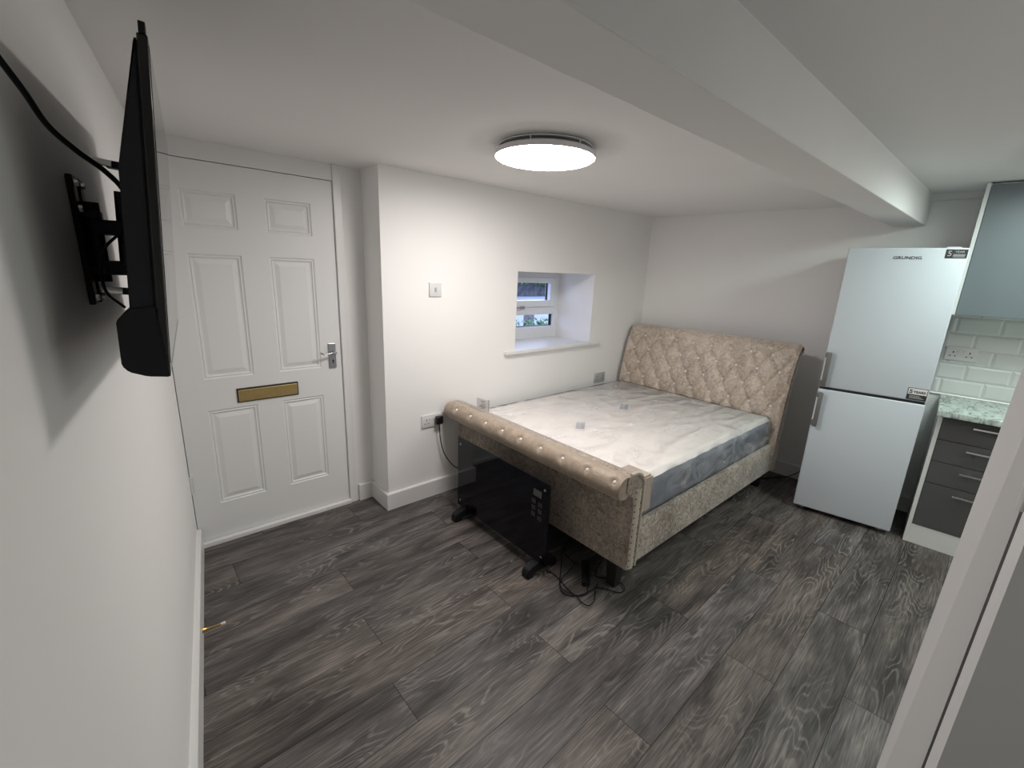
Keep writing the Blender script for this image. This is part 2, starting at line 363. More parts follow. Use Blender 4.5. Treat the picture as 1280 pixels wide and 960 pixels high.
# baseboards
def skirt(name, a, b, h=0.115, th=0.018, flip=1, ea=0.0, eb=0.0):
    a = Vector((*a, 0)); b = Vector((*b, 0)); d = (b - a).normalized(); n_ = Vector((-d.y, d.x, 0)) * flip
    bm = NB(); prof = [(0, 0), (th, 0), (th, h - 0.006), (th - 0.005, h), (0, h)]
    ra = [bm.verts.new(a + n_*u - d*(ea*u) + Vector((0, 0, z))) for u, z in prof]; rb = [bm.verts.new(b + n_*u + d*(eb*u) + Vector((0, 0, z))) for u, z in prof]
    bm.faces.new(ra); bm.faces.new(rb[::-1])
    for i in range(5): bm.faces.new((ra[i], rb[i], rb[(i+1) % 5], ra[(i+1) % 5]))
    return struct(obj(name, bm, M['gloss']))
skirt('baseboard_left', (WL(-0.02), -0.02), (WL(YB), YB), h=0.125, th=0.02, flip=1)
skirt('baseboard_entrance', (0.90, 0), (XI, 0), flip=-1)
skirt('baseboard_entrance_return', (XI, 0), (XI, YW), flip=-1, ea=-1, eb=1)
skirt('baseboard_window', (XI, YW), (3.70, YW), flip=-1, ea=1)
skirt('baseboard_headboard', (WX(YW), YW), (WX(-2.48), -2.48), flip=-1)

# ------------------------------------------------------------------ entrance door (structure)
DW0, DW1, DZ0, DZ1 = 0.004, 0.8372, 0.032, 2.001
def ring_panel(bm, x0, x1, z0, z1):
    prof = [(0, 0), (0.004, 0.0050), (0.009, 0.0058), (0.013, 0.0025), (0.018, 0.0085), (0.024, 0.0095), (0.046, 0.0030), (0.049, 0.0030)]
    prev = None
    for d_, dep in prof:
        r_ = [bm.verts.new((x, dep, z)) for x, z in ((x0+d_, z0+d_), (x1-d_, z0+d_), (x1-d_, z1-d_), (x0+d_, z1-d_))]
        if prev:
            for k in range(4): bm.faces.new((prev[k], prev[(k+1) % 4], r_[(k+1) % 4], r_[k]))
        prev = r_
    bm.faces.new(prev)
bm = NB()
xs = [DW0, 0.123, 0.355, 0.484, 0.714, DW1]; zs = [DZ0, 0.235, 0.772, 0.943, 1.574, 1.698, 1.868, DZ1]
for i in range(5):
    for j in range(7):
        if i in (1, 3) and j in (1, 3, 5): ring_panel(bm, xs[i], xs[i+1], zs[j], zs[j+1])
        else: bm.faces.new([bm.verts.new(p_) for p_ in ((xs[i], 0, zs[j]), (xs[i+1], 0, zs[j]), (xs[i+1], 0, zs[j+1]), (xs[i], 0, zs[j+1]))])
bmesh.ops.remove_doubles(bm, verts=bm.verts, dist=1e-5)
# slab sides and back
ed = [(DW0, DZ0), (DW1, DZ0), (DW1, DZ1), (DW0, DZ1)]
for k in range(4):
    (xa, za), (xb, zb) = ed[k], ed[(k+1) % 4]
    bm.faces.new([bm.verts.new(q) for q in ((xa, 0, za), (xb, 0, zb), (xb, 0.044, zb), (xa, 0.044, za))])
bm.faces.new([bm.verts.new((x, 0.044, z)) for x, z in ed])
for v in bm.verts: v.co.y += 0.004
door = struct(obj('door_1', bm, M['door'], label='white six-panel entrance door'))
# letter plate
bm = NB(); box(bm, 0.262, 0.574, -0.002, 0.006, 0.797, 0.876, bev=0.002); obj('letter_plate', bm, M['hole'], door, label='black back plate of the letter box')
bm = NB(); box(bm, 0.268, 0.568, -0.009, -0.001, 0.803, 0.868, bev=0.003); obj('letter_flap', bm, M['gold'], door, label='gold letter box flap')
# lever handle
bm = NB(); box(bm, 0.760, 0.802, -0.006, 0.006, 0.936, 1.088, bev=0.003)
hp = obj('handle_plate', bm, M['chrome'], door, label='satin chrome handle plate with keyhole')
bm = NB(); tube(bm, [(0.790, -0.004, 1.032), (0.790, -0.034, 1.032)], 0.009, 12); tube(bm, catmull([(0.792, -0.036, 1.033), (0.762, -0.041, 1.034), (0.722, -0.044, 1.030), (0.700, -0.046, 1.040)]), 0.0065, 10, flat=0.7)
obj('door_lever', bm, M['chrome'], door, smooth=40)
bm = NB()
for a, b_ in ((0.767, 1.079), (0.795, 1.079), (0.767, 0.945), (0.795, 0.945)): lathe(bm, [(0.0, -0.0005), (0.003, -0.0005), (0.0035, 0.0)], 10, Matrix.Translation((a, -0.0062, b_)) @ Matrix.Rotation(math.pi/2, 4, 'X'))
lathe(bm, [(0, 0.0006), (0.0055, 0.0006), (0.0055, 0)], 14, Matrix.Translation((0.782, -0.0062, 0.982)) @ Matrix.Rotation(math.pi/2, 4, 'X'))
box(bm, 0.779, 0.785, -0.0068, -0.006, 0.963, 0.981)
obj('keyhole', bm, M['hole'], door)
bm = NB(); tube(bm, [(0.004, -0.006, 0.33), (0.004, -0.006, 0.425)], 0.006, 10); box(bm, 0.002, 0.016, -0.001, 0.008, 0.33, 0.425)
obj('hinge', bm, M['plaswhite'], door, smooth=40)
# frame
bm = NB(); box(bm, 0.8385, 0.886, -0.010, 0.10, 0, ZC, bev=0.003); box(bm, 0.0, 0.8385, -0.001, 0.10, 2.004, ZC); box(bm, 0.0385, 0.8385, 0.05, 0.10, 0, 2.004)
struct(obj('trim_3', bm, M['gloss'], label='white door frame'))
bm = NB(); box(bm, 0.002, 0.842, -0.022, 0.09, 0, 0.029, bev=0.005); struct(obj('trim_4', bm, M['gloss'], label='white door threshold'))

# ------------------------------------------------------------------ window (structure)
bm = NB(); fy0, fy1 = 0.115, 0.172; fy0 = 0.17 - 0.0; fy1 = 0.235
def rect_frame(bm, x0, x1, z0, z1, wl, wr, wb, wt, ya, yb, bev=0.003):
    box(bm, x0, x0+wl, ya, yb, z0, z1, bev); box(bm, x1-wr, x1, ya, yb, z0, z1, bev)
    box(bm, x0+wl, x1-wr, ya, yb, z0, z0+wb, bev); box(bm, x0+wl, x1-wr, ya, yb, z1-wt, z1, bev)
rect_frame(bm, wx0 - 0.01, wx1 + 0.012, wz0 - 0.025, wz1 + 0.006, 0.075, 0.070, 0.127, 0.060, fy0, fy1)
box(bm, wx0+0.06, wx1-0.05, fy0, fy1, 1.182, 1.250, 0.003)
win = struct(obj('window_1', bm, M['pvc'], label='small white deep-set window'))
bm = NB(); rect_frame(bm, wx0+0.058, 2.872, 1.252, 1.506, 0.068, 0.068, 0.056, 0.046, fy0-0.016, fy1-0.01, 0.004)
obj('window_sash', bm, M['pvc'], win)
bm = NB(); rect_frame(bm, wx0+0.110, 2.812, 1.300, 1.468, 0.014, 0.014, 0.006, 0.006, 0.195, 0.215, 0); rect_frame(bm, wx0+0.055, 2.872, 1.074, 1.190, 0.016, 0.016, 0.006, 0.006, 0.195, 0.215, 0)
obj('window_spacer', bm, M['black'], win, label='dark spacer bars round the panes')
for z0, z1, xa, xb in ((1.30, 1.468, wx0+0.11, 2.812), (1.074, 1.190, wx0+0.055, 2.872)):
    bm = NB(); box(bm, xa, xb, 0.203, 0.207, z0, z1); obj('window_pane', bm, M['glass'], win)
bm = NB(); box(bm, 2.44, 2.49, fy0-0.026, fy0-0.014, 1.238, 1.262, 0.003); tube(bm, [(2.47, fy0-0.028, 1.252), (2.42, fy0-0.034, 1.250), (2.375, fy0-0.034, 1.247)], 0.005, 8)
obj('window_handle', bm, M['chrome'], win, smooth=40, label='silver window latch')
bm = NB(); box(bm, wx0, wx1, -0.236, 0.172, wz0-0.028, wz0); box(bm, wx0-0.11, wx1+0.115, -0.268, -0.2345, wz0-0.026, wz0+0.002, bev=0.006)
bm.verts.ensure_lookup_table()
struct(obj('trim_5', bm, M['gloss'], label='white window sill'))

# ------------------------------------------------------------------ outside the window
bm = NB(); box(bm, -8, 30, 0.36, 30, 0.55, 0.60); struct(obj('ground_outside', bm, M['road'], label='pale road outside the window'))
bm = NB(); box(bm, -4, 34, 10.4, 10.8, 0.6, 2.0); 
tag(obj('garden_wall', bm, M['stone']), 'dark stone wall across the road seen through the window', 'wall')
def bush(bm, cx, cy, cz, rx, ry, rz_, n, size):
    for _ in range(n):
        while True:
            a = Vector((random.uniform(-1, 1), random.uniform(-1, 1), random.uniform(-1, 1)))
            if a.length < 1: break
        p_ = Vector((cx + a.x*rx, cy + a.y*ry, cz + a.z*rz_)); d_ = Vector((random.gauss(0,1), random.gauss(0,1), random.gauss(0,1))).normalized(); e_ = d_.orthogonal().normalized(); g_ = d_.cross(e_)
        s = size * random.uniform(0.6, 1.3)
        bm.faces.new([bm.verts.new(q) for q in (p_ - e_*s, p_ + g_*s*0.45, p_ + e_*s, p_ - g_*s*0.45)])
bm = NB()
for k in range(22): bush(bm, 2 + k*0.75, 10.235, 1.16 + 0.10*math.sin(k*1.1), 0.6, 0.10, 0.18 + 0.06*math.sin(k*1.7), 150, 0.07)
o = tag(obj('ivy', bm, M['leaf']), 'green ivy trailing over the top of the stone wall outside', 'ivy'); o['kind'] = 'stuff'
bm = NB()
for k in range(20): bush(bm, 2.1 + k*0.13, 1.35 + random.uniform(-0.1, 0.12), 0.765 + random.uniform(-0.02, 0.03), 0.13, 0.13, 0.20, 150, 0.028)
tube(bm, [(2.0, 1.35, 0.61), (4.8, 1.35, 0.61)], 0.02, 6)
tag(obj('hedge', bm, M['leaf']), 'low green hedge just outside the lower window pane', 'hedge')
bm = NB(); box(bm, 4.83, 4.97, 2.6, 2.72, 0.6, 1.0, 0.01); tag(obj('fence_post', bm, M['post']), 'grey timber post standing outside behind the hedge', 'post')

# ------------------------------------------------------------------ ceiling lamp
def ceiling_lamp(loc, mat, label, zc):
    t_ = thing('ceiling_lamp', label, 'ceiling lamp', loc)
    R = 0.222; zb = -0.063
    bm = NB(); lathe(bm, [(0, zb+0.0), (R*0.5, zb+0.0015), (R*0.85, zb+0.0055), (R*0.95, zb+0.009), (R-0.002, zb+0.0150), (0, zb+0.0152)], 64)
    obj('diffuser', bm, mat, t_, smooth=60, label='glowing white diffuser')
    bm = NB(); lathe(bm, [(R-0.003, zb+0.0145), (R, zb+0.0145), (R+0.001, zb+0.034), (R-0.012, zb+0.040), (0.10, zb+0.042), (0.10, 0.0), (0, 0.0)], 64)
    obj('lamp_body', bm, M['lampbody'], t_, smooth=35, label='pale grey rim and base')
    bm = NB(); rr_ = 0.204; tube(bm, [(rr_*math.cos(a*math.pi/32), rr_*math.sin(a*math.pi/32), -0.006) for a in range(64)], 0.003, 8, closed=True)
    tube(bm, [(0.206*math.cos(a*math.pi/32), 0.206*math.sin(a*math.pi/32), zb+0.040) for a in range(64)], 0.0025, 8, closed=True)
    for k in range(6):
        a = k*math.pi/3 + 0.5; tube(bm, [(rr_*math.cos(a), rr_*math.sin(a), -0.005), (0.206*math.cos(a), 0.206*math.sin(a), zb+0.040)], 0.003, 6)
    obj('halo_ring', bm, M['acryl'], t_, smooth=40, label='clear ring with small posts')
    return t_
ceiling_lamp((1.362, -1.165, ZC), M['diff'], 'round white LED ceiling lamp glowing above the bed side of the room', ZC)
FILL_S = 7.5  # unseen lamp added as fill to brighten the entrance door and ceilings
M['filldiff'] = emis('added_fill_diffuser', (1.0, 0.95, 0.91), FILL_S)
ceiling_lamp((2.35, -3.85, ZC2), M['filldiff'], 'round unseen ceiling lamp added as fill light behind the viewer', ZC2)
ceiling_lamp((2.95, -2.83, ZC2), M['kdiff'], 'round ceiling lamp on the kitchen side, beyond the right edge of the photo', ZC2)

# ------------------------------------------------------------------ bed
bed = thing('bed', 'double sleigh bed in champagne crushed velvet with buttoned headboard, under the window', 'bed', (1.57, -0.97, 0))
BO = Vector((1.57, -0.97, 0))
def bl(bm):
    bmesh.ops.translate(bm, verts=bm.verts, vec=-BO); return bm
BYA, BYB = -0.268, -1.700           # wall side, room side
# foot board core
def fprof():
    pts = [(1.600, 0.165), (1.536, 0.165), (1.536, 0.50), (1.526, 0.545)]
    cx, cz, r_ = 1.470, 0.622, 0.058
    for k in range(0, 13):
        a = math.radians(-20 - 0*k) if False else math.radians(-40 + k * (130/12)); pts.append((cx + r_*math.cos(a), cz + r_*math.sin(a))) if k > 8 else None
    pts += [(1.50, 0.680), (1.545, 0.672), (1.580, 0.652), (1.598, 0.610)]
    return [p_ for p_ in pts if p_]
poly = [(1.600, 0.165), (1.536, 0.165), (1.536, 0.500), (1.524, 0.560), (1.470, 0.60), (1.470, 0.676), (1.515, 0.676), (1.560, 0.662), (1.588, 0.632), (1.600, 0.590)]
bm = NB(); prism(bm, poly, 'y', BYB, BYA); fb = obj('footboard', bl(bm), M['velpanel'], bed, label='flat velvet foot panel')
# roll with dimples
bm = NB(); NA, NU = 40, 230; cx, cz, r0 = 1.462, 0.622, 0.0595
btn = [-0.391 - 0.1585*k for k in range(9)]; ba = math.radians(140)
grid = []
for i in range(NU + 1):
    y = BYA + (BYB + 0.004 - BYA) * i / NU; row = []
    endd = min(abs(y - BYA), abs(y - BYB - 0.004)); er = 1 - 0.10*math.exp(-(endd/0.012)**2)
    for k in range(NA):
        a = 2*math.pi*k/NA; r_ = r0
        for yb in btn:
            da = (a - ba + math.pi) % (2*math.pi) - math.pi; d_ = math.hypot((y-yb), da*r0)
            r_ -= 0.014*math.exp(-(d_/0.017)**2)
            # fold lines spreading out of each button round the roll
            r_ -= 0.0035*math.exp(-((y-yb)/0.010)**2)*math.exp(-(da/0.8)**2) * (0.4 + 0.6*abs(math.cos(6*math.atan2(da*r0, (y-yb)+1e-6))))
        r_ += 0.0022*noise.noise(Vector((y*9, a*1.2, 3)))
        row.append(bm.verts.new((cx + r_*er*math.cos(a), y, cz + r_*er*math.sin(a))))
    grid.append(row)
for i in range(NU):
    for k in range(NA): bm.faces.new((grid[i][k], grid[i][(k+1) % NA], grid[i+1][(k+1) % NA], grid[i+1][k]))
bm.faces.new(grid[0]); bm.faces.new(grid[-1][::-1])
roll = obj('footboard_roll', bl(bm), M['velfoot'], bed, smooth=50, label='brown buttoned scroll along the top of the footboard')
def crystal(parent, pos, nrm, r_=0.0085):
    bm = NB(); z_ = Vector(nrm).normalized(); rot = z_.to_track_quat('Z', 'Y').to_matrix().to_4x4()
    t2 = bmesh.new(); lathe(t2, [(0, 0.006), (0.45, 0.006), (0.85, 0.0035), (1.0, 0.001), (1.0, -0.002), (0, -0.002)], 8)
    for v in t2.verts: v.co.x *= r_; v.co.y *= r_
    merge(bm, t2, 0, Matrix.Translation(Vector(pos) - BO) @ rot)
    return obj('crystal_button', bm, M['crys'], parent)
for yb in btn:
    n_ = Vector((math.cos(ba), 0, math.sin(ba))); crystal(roll, Vector((cx, yb, cz)) + n_*(r0 - 0.0125), n_, 0.0095)
# end trim: pleated strip + piping + nail heads at both ends
for ye, sgn in ((BYB, -1),):
    bm = NB(); outer = [(1.603, 0.168), (1.603, 0.58), (1.597, 0.625), (1.575, 0.660), (1.535, 0.682), (1.49, 0.684)]
    tube(bm, catmull([(a, ye + sgn*0.001, b_) for a, b_ in outer], 5), 0.0085, 8)
    obj('piping', bl(bm), M['velpipe'], bed, smooth=60)
bm = NB()
pl = [(1.572, 0.175 + 0.028*k) for k in range(14)]
NZ = 60
prev = None
for i in range(NZ + 1):
    z = 0.168 + (0.60 - 0.168) * i / NZ; dx = 0.0045*math.sin(i*1.05)
    r_ = [bm.verts.new(q) for q in ((1.540, BYB - 0.001, z), (1.556 + dx, BYB - 0.010, z), (1.575 - dx, BYB - 0.010, z), (1.592, BYB - 0.001, z))]
    if prev:
        for k in range(3): bm.faces.new((prev[k], prev[k+1], r_[k+1], r_[k]))
    prev = r_
obj('pleated_edge', bl(bm), M['velpipe'], bed, smooth=60)
for k in range(13):
    for xx in (1.545, 1.588):
        bm = NB(); lathe(bm, [(0, 0.004), (0.003, 0.003), (0.0042, 0)], 8, Matrix.Translation((xx, BYB - 0.004, 0.185 + 0.033*k)) @ Matrix.Rotation(math.pi/2, 4, 'X')); obj('nail_head', bl(bm), M['nail'], bed, smooth=60, label='dark nail head')
# side rails
for ya, yb in ((-1.690, -1.655), (BYA - 0.03, BYA)):
    bm = NB(); box(bm, 1.598, 3.44, ya, yb, 0.165, 0.383, bev=0.006); obj('side_rail', bl(bm), M['velrail'], bed, smooth=40)
bm = NB(); box(bm, 1.60, 3.44, -1.655, BYA - 0.03, 0.155, 0.325); obj('bed_base', bl(bm), M['underbed'], bed)
for lx, ly in ((1.595, -1.60), (1.595, -0.36), (3.42, -1.60), (3.42, -0.36), (2.5, -0.97)):
    bm = NB(); hexa(bm, [(lx-0.026, ly-0.026, 0), (lx+0.026, ly-0.026, 0), (lx+0.026, ly+0.026, 0), (lx-0.026, ly+0.026, 0)], [(lx-0.032, ly-0.032, 0.166), (lx+0.032, ly-0.032, 0.166), (lx+0.032, ly+0.032, 0.166), (lx-0.032, ly+0.032, 0.166)])
    obj('bed_leg', bl(bm), M['leg'], bed)
# headboard : sleigh profile, front face x as function of arc parameter
HP = [(3.352, 0.30), (3.362, 0.50), (3.380, 0.66), (3.405, 0.784), (3.432, 0.905), (3.462, 1.00), (3.490, 1.06), (3.525, 1.100), (3.560, 1.118), (3.592, 1.110), (3.612, 1.085), (3.610, 1.055), (3.592, 1.035)]
hp_ = catmull([(a, 0, b_) for a, b_ in HP], 8)
pr2 = []
s = 0
for i, q in enumerate(hp_):
    if i: s += (q - hp_[i-1]).length
    pr2.append((s, q.x, q.z))
def hsample(s):
    for (s0, x0, z0), (s1, x1, z1) in zip(pr2, pr2[1:]):
        if s <= s1 or s1 == pr2[-1][0]:
            f = (s - s0)/(s1 - s0); return Vector((x0 + (x1-x0)*f, 0, z0 + (z1-z0)*f)), Vector((-(z1-z0), 0, (x1-x0))).normalized()
S = pr2[-1][0]
def s_at_z(z):
    for (s0, x0, z0), (s1, x1, z1) in zip(pr2, pr2[1:]):
        if z0 <= z <= z1: return s0 + (s1-s0)*(z-z0)/(z1-z0)
rows = [(1.034, [-0.4295 - 0.157*k for k in range(8)]), (0.910, [-0.351 - 0.157*k for k in range(9)]), (0.784, [-0.4295 - 0.157*k for k in range(8)]), (0.658, [-0.351 - 0.157*k for k in range(9)])]
sb = [s_at_z(z) for z, _ in rows]; ds = (sb[0] - sb[3]) / 3; dy = 0.0785
sb = [sb[3] + ds*3, sb[3] + ds*2, sb[3] + ds, sb[3]]
buttons = [(s_, y) for s_, (z, ys) in zip(sb, rows) for y in ys]
def tuft(s, y):
    # diamond lattice through the buttons
    u = (s - sb[1]) / ds; v = (y + 0.351) / dy
    a = (u + v) * 0.5; b_ = (u - v) * 0.5
    A = abs(math.sin(math.pi*a)); B_ = abs(math.sin(math.pi*b_))
    puff = (A**0.36) * (B_**0.36)
    lim = 1.0
    if s > sb[0]: lim = max(0, 1 - (s - sb[0]) / 0.05)
    h = 0.026 * (puff - 1) * lim
    dmin = min((math.hypot(s - s_, y - y_) for s_, y_ in buttons))
    h -= 0.012 * math.exp(-(dmin/0.014)**2)
    h -= 0.0045 * math.exp(-(dmin/0.05)**2)
    ed = min(abs(y - BYA), abs(y - BYB)); 
    e = math.exp(-(ed/0.022)**2); h = h*(1-e) - 0.018*e*e
    return h
bm = NB(); NS, NY = 190, 300; grid = []
for i in range(NS + 1):
    s = S * i / NS; p0, nn = hsample(s); row = []
    for j in range(NY + 1):
        y = BYA + (BYB - BYA) * j / NY; h = tuft(s, y) + 0.002*noise.noise(Vector((y*7, s*7, 0)))
        row.append(bm.verts.new((p0.x + nn.x*h, y, p0.z + nn.z*h)))
    grid.append(row)
for i in range(NS):
    for j in range(NY): bm.faces.new((grid[i][j], grid[i][j+1], grid[i+1][j+1], grid[i+1][j]))
head = obj('headboard', bl(bm), M['velhead'], bed, smooth=0, label='diamond-buttoned scroll headboard in champagne velvet')
for p_ in head.data.polygons: p_.use_smooth = True
for s_, y in buttons:
    p0, nn = hsample(s_); crystal(head, p0 + Vector((0, y, 0)) + nn*(-0.033), nn, 0.0115)
# headboard body behind the tufting
body = [(q.x + 0.006, q.z - (0.0 if i < 60 else 0.004)) for i, q in enumerate(hp_)]
body = [(a + 0.052, b_ - (0.012 if b_ > 1.05 else 0)) for a, b_ in [(3.352, 0.165), (3.352, 0.30), (3.362, 0.50), (3.380, 0.66), (3.405, 0.784), (3.432, 0.905), (3.462, 1.00), (3.490, 1.055), (3.52, 1.080)]] + [(3.592, 1.072), (3.588, 1.03), (3.555, 0.98), (3.52, 0.86), (3.50, 0.70), (3.485, 0.5), (3.475, 0.165)]
bm = NB(); prism(bm, body, 'y', BYB + 0.004, BYA - 0.004); obj('headboard_back', bl(bm), M['velhead'], bed)

# ------------------------------------------------------------------ mattress in its wrapping
mat_ = thing('mattress', 'new cream and grey mattress still in clear plastic wrap, lying on the bed', 'mattress', (2.47, -0.965, 0.325))
MO = Vector((2.47, -0.965, 0.325))
mx0, mx1, my0, my1, mz0, mz1 = 1.612, 3.352, -1.648, -0.305, 0.327, 0.590
def slab(z0, z1, inset=0.0, nx=90, ny=70, wr=0.0, rad=0.035, top_only=False, sag=True, side=True, seed=0):
    """rounded slab surface: top grid bending down into sides"""
    bm = NB(); grid = []
    xs_ = [mx0 - inset + (mx1 - mx0 + 2*inset)*i/nx for i in range(nx+1)]; ys_ = [my0 - inset + (my1 - my0 + 2*inset)*j/ny for j in range(ny+1)]
    for x in xs_:
        row = []
        for y in ys_:
            e = min(x - xs_[0], xs_[-1] - x, y - ys_[0], ys_[-1] - y)
            z = z1 - (rad*(1 - math.sqrt(max(0, 1 - (1 - min(e, rad)/rad)**2))) if e < rad else 0)
            if wr:
                q = Vector((x*2.0 + y*0.9, y*3.6 - x*0.8, seed))
                n1 = noise.noise(q*1.3 + Vector((noise.noise(q*0.7)*1.2, 0, 0)))
                n2 = noise.noise(Vector((x*4 + y*3, y*3 - x*2, seed+5)))
                z += wr*(max(0, 1 - abs(n1)*4.5) * 0.8 + max(0, 1 - abs(n2)*6)*0.35 + 0.1) * min(1, e/0.06)
            row.append(bm.verts.new((x, y, z)))
        grid.append(row)
    for i in range(nx):
        for j in range(ny): bm.faces.new((grid[i][j], grid[i+1][j], grid[i+1][j+1], grid[i][j+1]))
    rim = [grid[i][0] for i in range(nx+1)] + [grid[nx][j] for j in range(1, ny+1)] + [grid[i][ny] for i in range(nx-1, -1, -1)] + [grid[0][j] for j in range(ny-1, 0, -1)]
    if side:
        prev = rim; N = 10
        for k in range(1, N+1):
            z = (z1 - rad) + (z0 - (z1 - rad))*k/N; ring_ = []
            for v in rim:
                off = 0
                if wr: 
                    q = Vector((v.co.x*5 + z*6, v.co.y*5, z*4 - v.co.x*3 + seed)); off = wr*max(0, 1 - abs(noise.noise(q))*4)*math.sin(math.pi*min(1, k/N*0.9))
                cxx = (v.co.x - MO.x); cyy = (v.co.y - MO.y)
                ox = (1 if cxx > 0 else -1) if min(abs(v.co.x - xs_[0]), abs(v.co.x - xs_[-1])) < 1e-6 else 0
                oy = (1 if cyy > 0 else -1) if min(abs(v.co.y - ys_[0]), abs(v.co.y - ys_[-1])) < 1e-6 else 0
                ring_.append(bm.verts.new((v.co.x + ox*off, v.co.y + oy*off, z)))
            L = len(rim)
            for i in range(L): bm.faces.new((prev[i], prev[(i+1) % L], ring_[(i+1) % L], ring_[i]))
            prev = ring_
    return bm
def ml(bm): bmesh.ops.translate(bm, verts=bm.verts, vec=-MO); return bm
bm = slab(mz0, mz1 - 0.010, -0.006, 40, 30, 0, 0.05); obj('mattress_border', ml(bm), M['matside'], mat_, smooth=0, label='grey fabric side band')
for p_ in mat_.children[0].data.polygons: p_.use_smooth = True
bm = slab(mz1 - 0.03, mz1 - 0.003, -0.010, 120, 90, 0.0045, 0.026, seed=2); o = obj('mattress_top', ml(bm), M['mattop'], mat_, smooth=0, label='cream quilted top')
bm = slab(mz0 + 0.03, mz1 + 0.004, 0.003, 170, 120, 0.009, 0.035, seed=9); o2 = obj('plastic_wrap', ml(bm), M['wrap'], mat_, smooth=0, label='clear crinkled polythene')
for oo in (o, o2):
    for p_ in oo.data.polygons: p_.use_smooth = True
# cardboard corner protector under the film
bm = NB(); box(bm, mx0 - 0.001, mx0 + 0.155, my0 - 0.0045, my0 + 0.001, 0.40, 0.585, 0.001); box(bm, mx0 + 0.004, mx0 + 0.150, my0 + 0.004, my0 + 0.14, mz1 - 0.010, mz1 + 0.003, 0.003)
obj('corner_protector', ml(bm), M['card'], mat_, label='brown cardboard corner piece')
# standing paper label at the wall corner of the foot end
bm = NB(); box(bm, -0.0008, 0.0008, -0.052, 0.052, 0, 0.098)
ML_ = Matrix.Translation(Vector((1.655, -0.375, 0.588)) - MO) @ Matrix.Rotation(0.25, 4, 'Z')
bm.transform(ML_); tagp = obj('paper_label', bm, M['paper'], mat_, label='white printed paper label standing up at the corner')
bm = NB()
for k, (a, b_) in enumerate(((-0.022, 0.018), (-0.015, 0.010), (-0.028, 0.006), (-0.02, 0.024), (-0.03, 0.03), (-0.018, 0.012))):
    zz = 0.082 - k*0.010; box(bm, -0.0016, -0.0007, a, b_, zz, zz + (0.0024 if k in (0, 4) else 0.0012))
box(bm, -0.0016, 0.0016, -0.054, -0.052, 0.0, 0.1)
bm.transform(ML_); obj('label_print', bm, M['ink'], tagp)
# printed blue marks on the top cover
for mx_, my_, rz_ in ((1.985, -0.975, -1.25), (2.585, -0.885, -1.35)):
    bm = NB()
    for k in range(5):
        a = -0.06 + k*0.026; tube(bm, catmull([(a, 0.022, 0), (a + 0.012, 0.006, 0), (a + 0.006, -0.010, 0), (a + 0.022, -0.022, 0)], 3), 0.0028, 5, flat=0.4)
    tube(bm, [(-0.06, -0.028, 0), (0.075, -0.030, 0)], 0.002, 5, flat=0.4)
    bm.transform(Matrix.Translation(Vector((mx_, my_, mz1 + 0.013)) - MO) @ Matrix.Rotation(rz_ + math.pi/2 + 0.35, 4, 'Z')); obj('printed_mark', bm, M['blueink'], mat_, label='small blue-grey printed mark')

# ------------------------------------------------------------------ panel heater
ht = thing('panel_heater', 'black glass panel heater with touch keys on two feet, in front of the footboard', 'heater', (1.36, -0.915, 0))
HO = Vector((1.36, -0.915, 0))
def hl(bm): bmesh.ops.translate(bm, verts=bm.verts, vec=-HO); return bm
HX = 1.343; hy0, hy1, hz0, hz1 = -1.345, -0.535, 0.062, 0.533
bm = NB(); box(bm, HX, HX + 0.006, hy0, hy1, hz0, hz1, 0.002); gp = obj('glass_panel', hl(bm), M['glassblk'], ht)
bm = NB(); box(bm, HX + 0.0062, HX + 0.045, hy0 + 0.03, hy1 - 0.03, hz0 + 0.025, hz1 - 0.04, 0.006); obj('heater_body', hl(bm), M['black'], ht)
bm = NB(); box(bm, HX - 0.0008, HX, -1.292, -1.232, 0.432, 0.470); obj('display', hl(bm), M['lcd'], gp, label='grey LCD')
for k, (yy, zz) in enumerate(((-1.237, 0.400), (-1.285, 0.393), (-1.237, 0.362), (-1.285, 0.355), (-1.237, 0.324), (-1.285, 0.316))):
    bm = NB(); box(bm, HX - 0.0007, HX, yy - 0.014, yy + 0.014, zz - 0.013, zz + 0.013, 0.0); obj('touch_key', hl(bm), M['icon'], gp)
for yy, zz in ((hy0 + 0.032, hz1 - 0.045), (hy1 - 0.03, hz1 - 0.045), (hy0 + 0.032, hz0 + 0.04), (hy1 - 0.03, hz0 + 0.04)):
    bm = NB(); lathe(bm, [(0, 0.003), (0.005, 0.003), (0.007, 0.001), (0.007, 0)], 14, Matrix.Translation((HX - 0.0001, yy, zz)) @ Matrix.Rotation(-math.pi/2, 4, 'Y')); obj('glass_bolt', hl(bm), M['chrome'], gp, smooth=40)
for yy in (-1.285, -0.615):
    bm = NB()
    prof = [(1.262, 0.0), (1.256, 0.022), (1.266, 0.050), (1.300, 0.066), (1.338, 0.070), (1.338, 0.105), (1.392, 0.105), (1.395, 0.070), (1.43, 0.066), (1.468, 0.050), (1.480, 0.022), (1.472, 0.0), (1.440, 0.0), (1.425, 0.026), (1.315, 0.026), (1.298, 0.0)]
    prism(bm, prof, 'y', yy - 0.024, yy + 0.024)
    bmesh.ops.bevel(bm, geom=bm.edges[:], offset=0.003, segments=2, affect='EDGES')
    for v in bm.verts: # glass passes in front of the foot bracket
        pass
    bmesh.ops.translate(bm, verts=bm.verts, vec=(0.0, 0, 0)); obj('heater_foot', hl(bm), M['black'], ht, smooth=35)
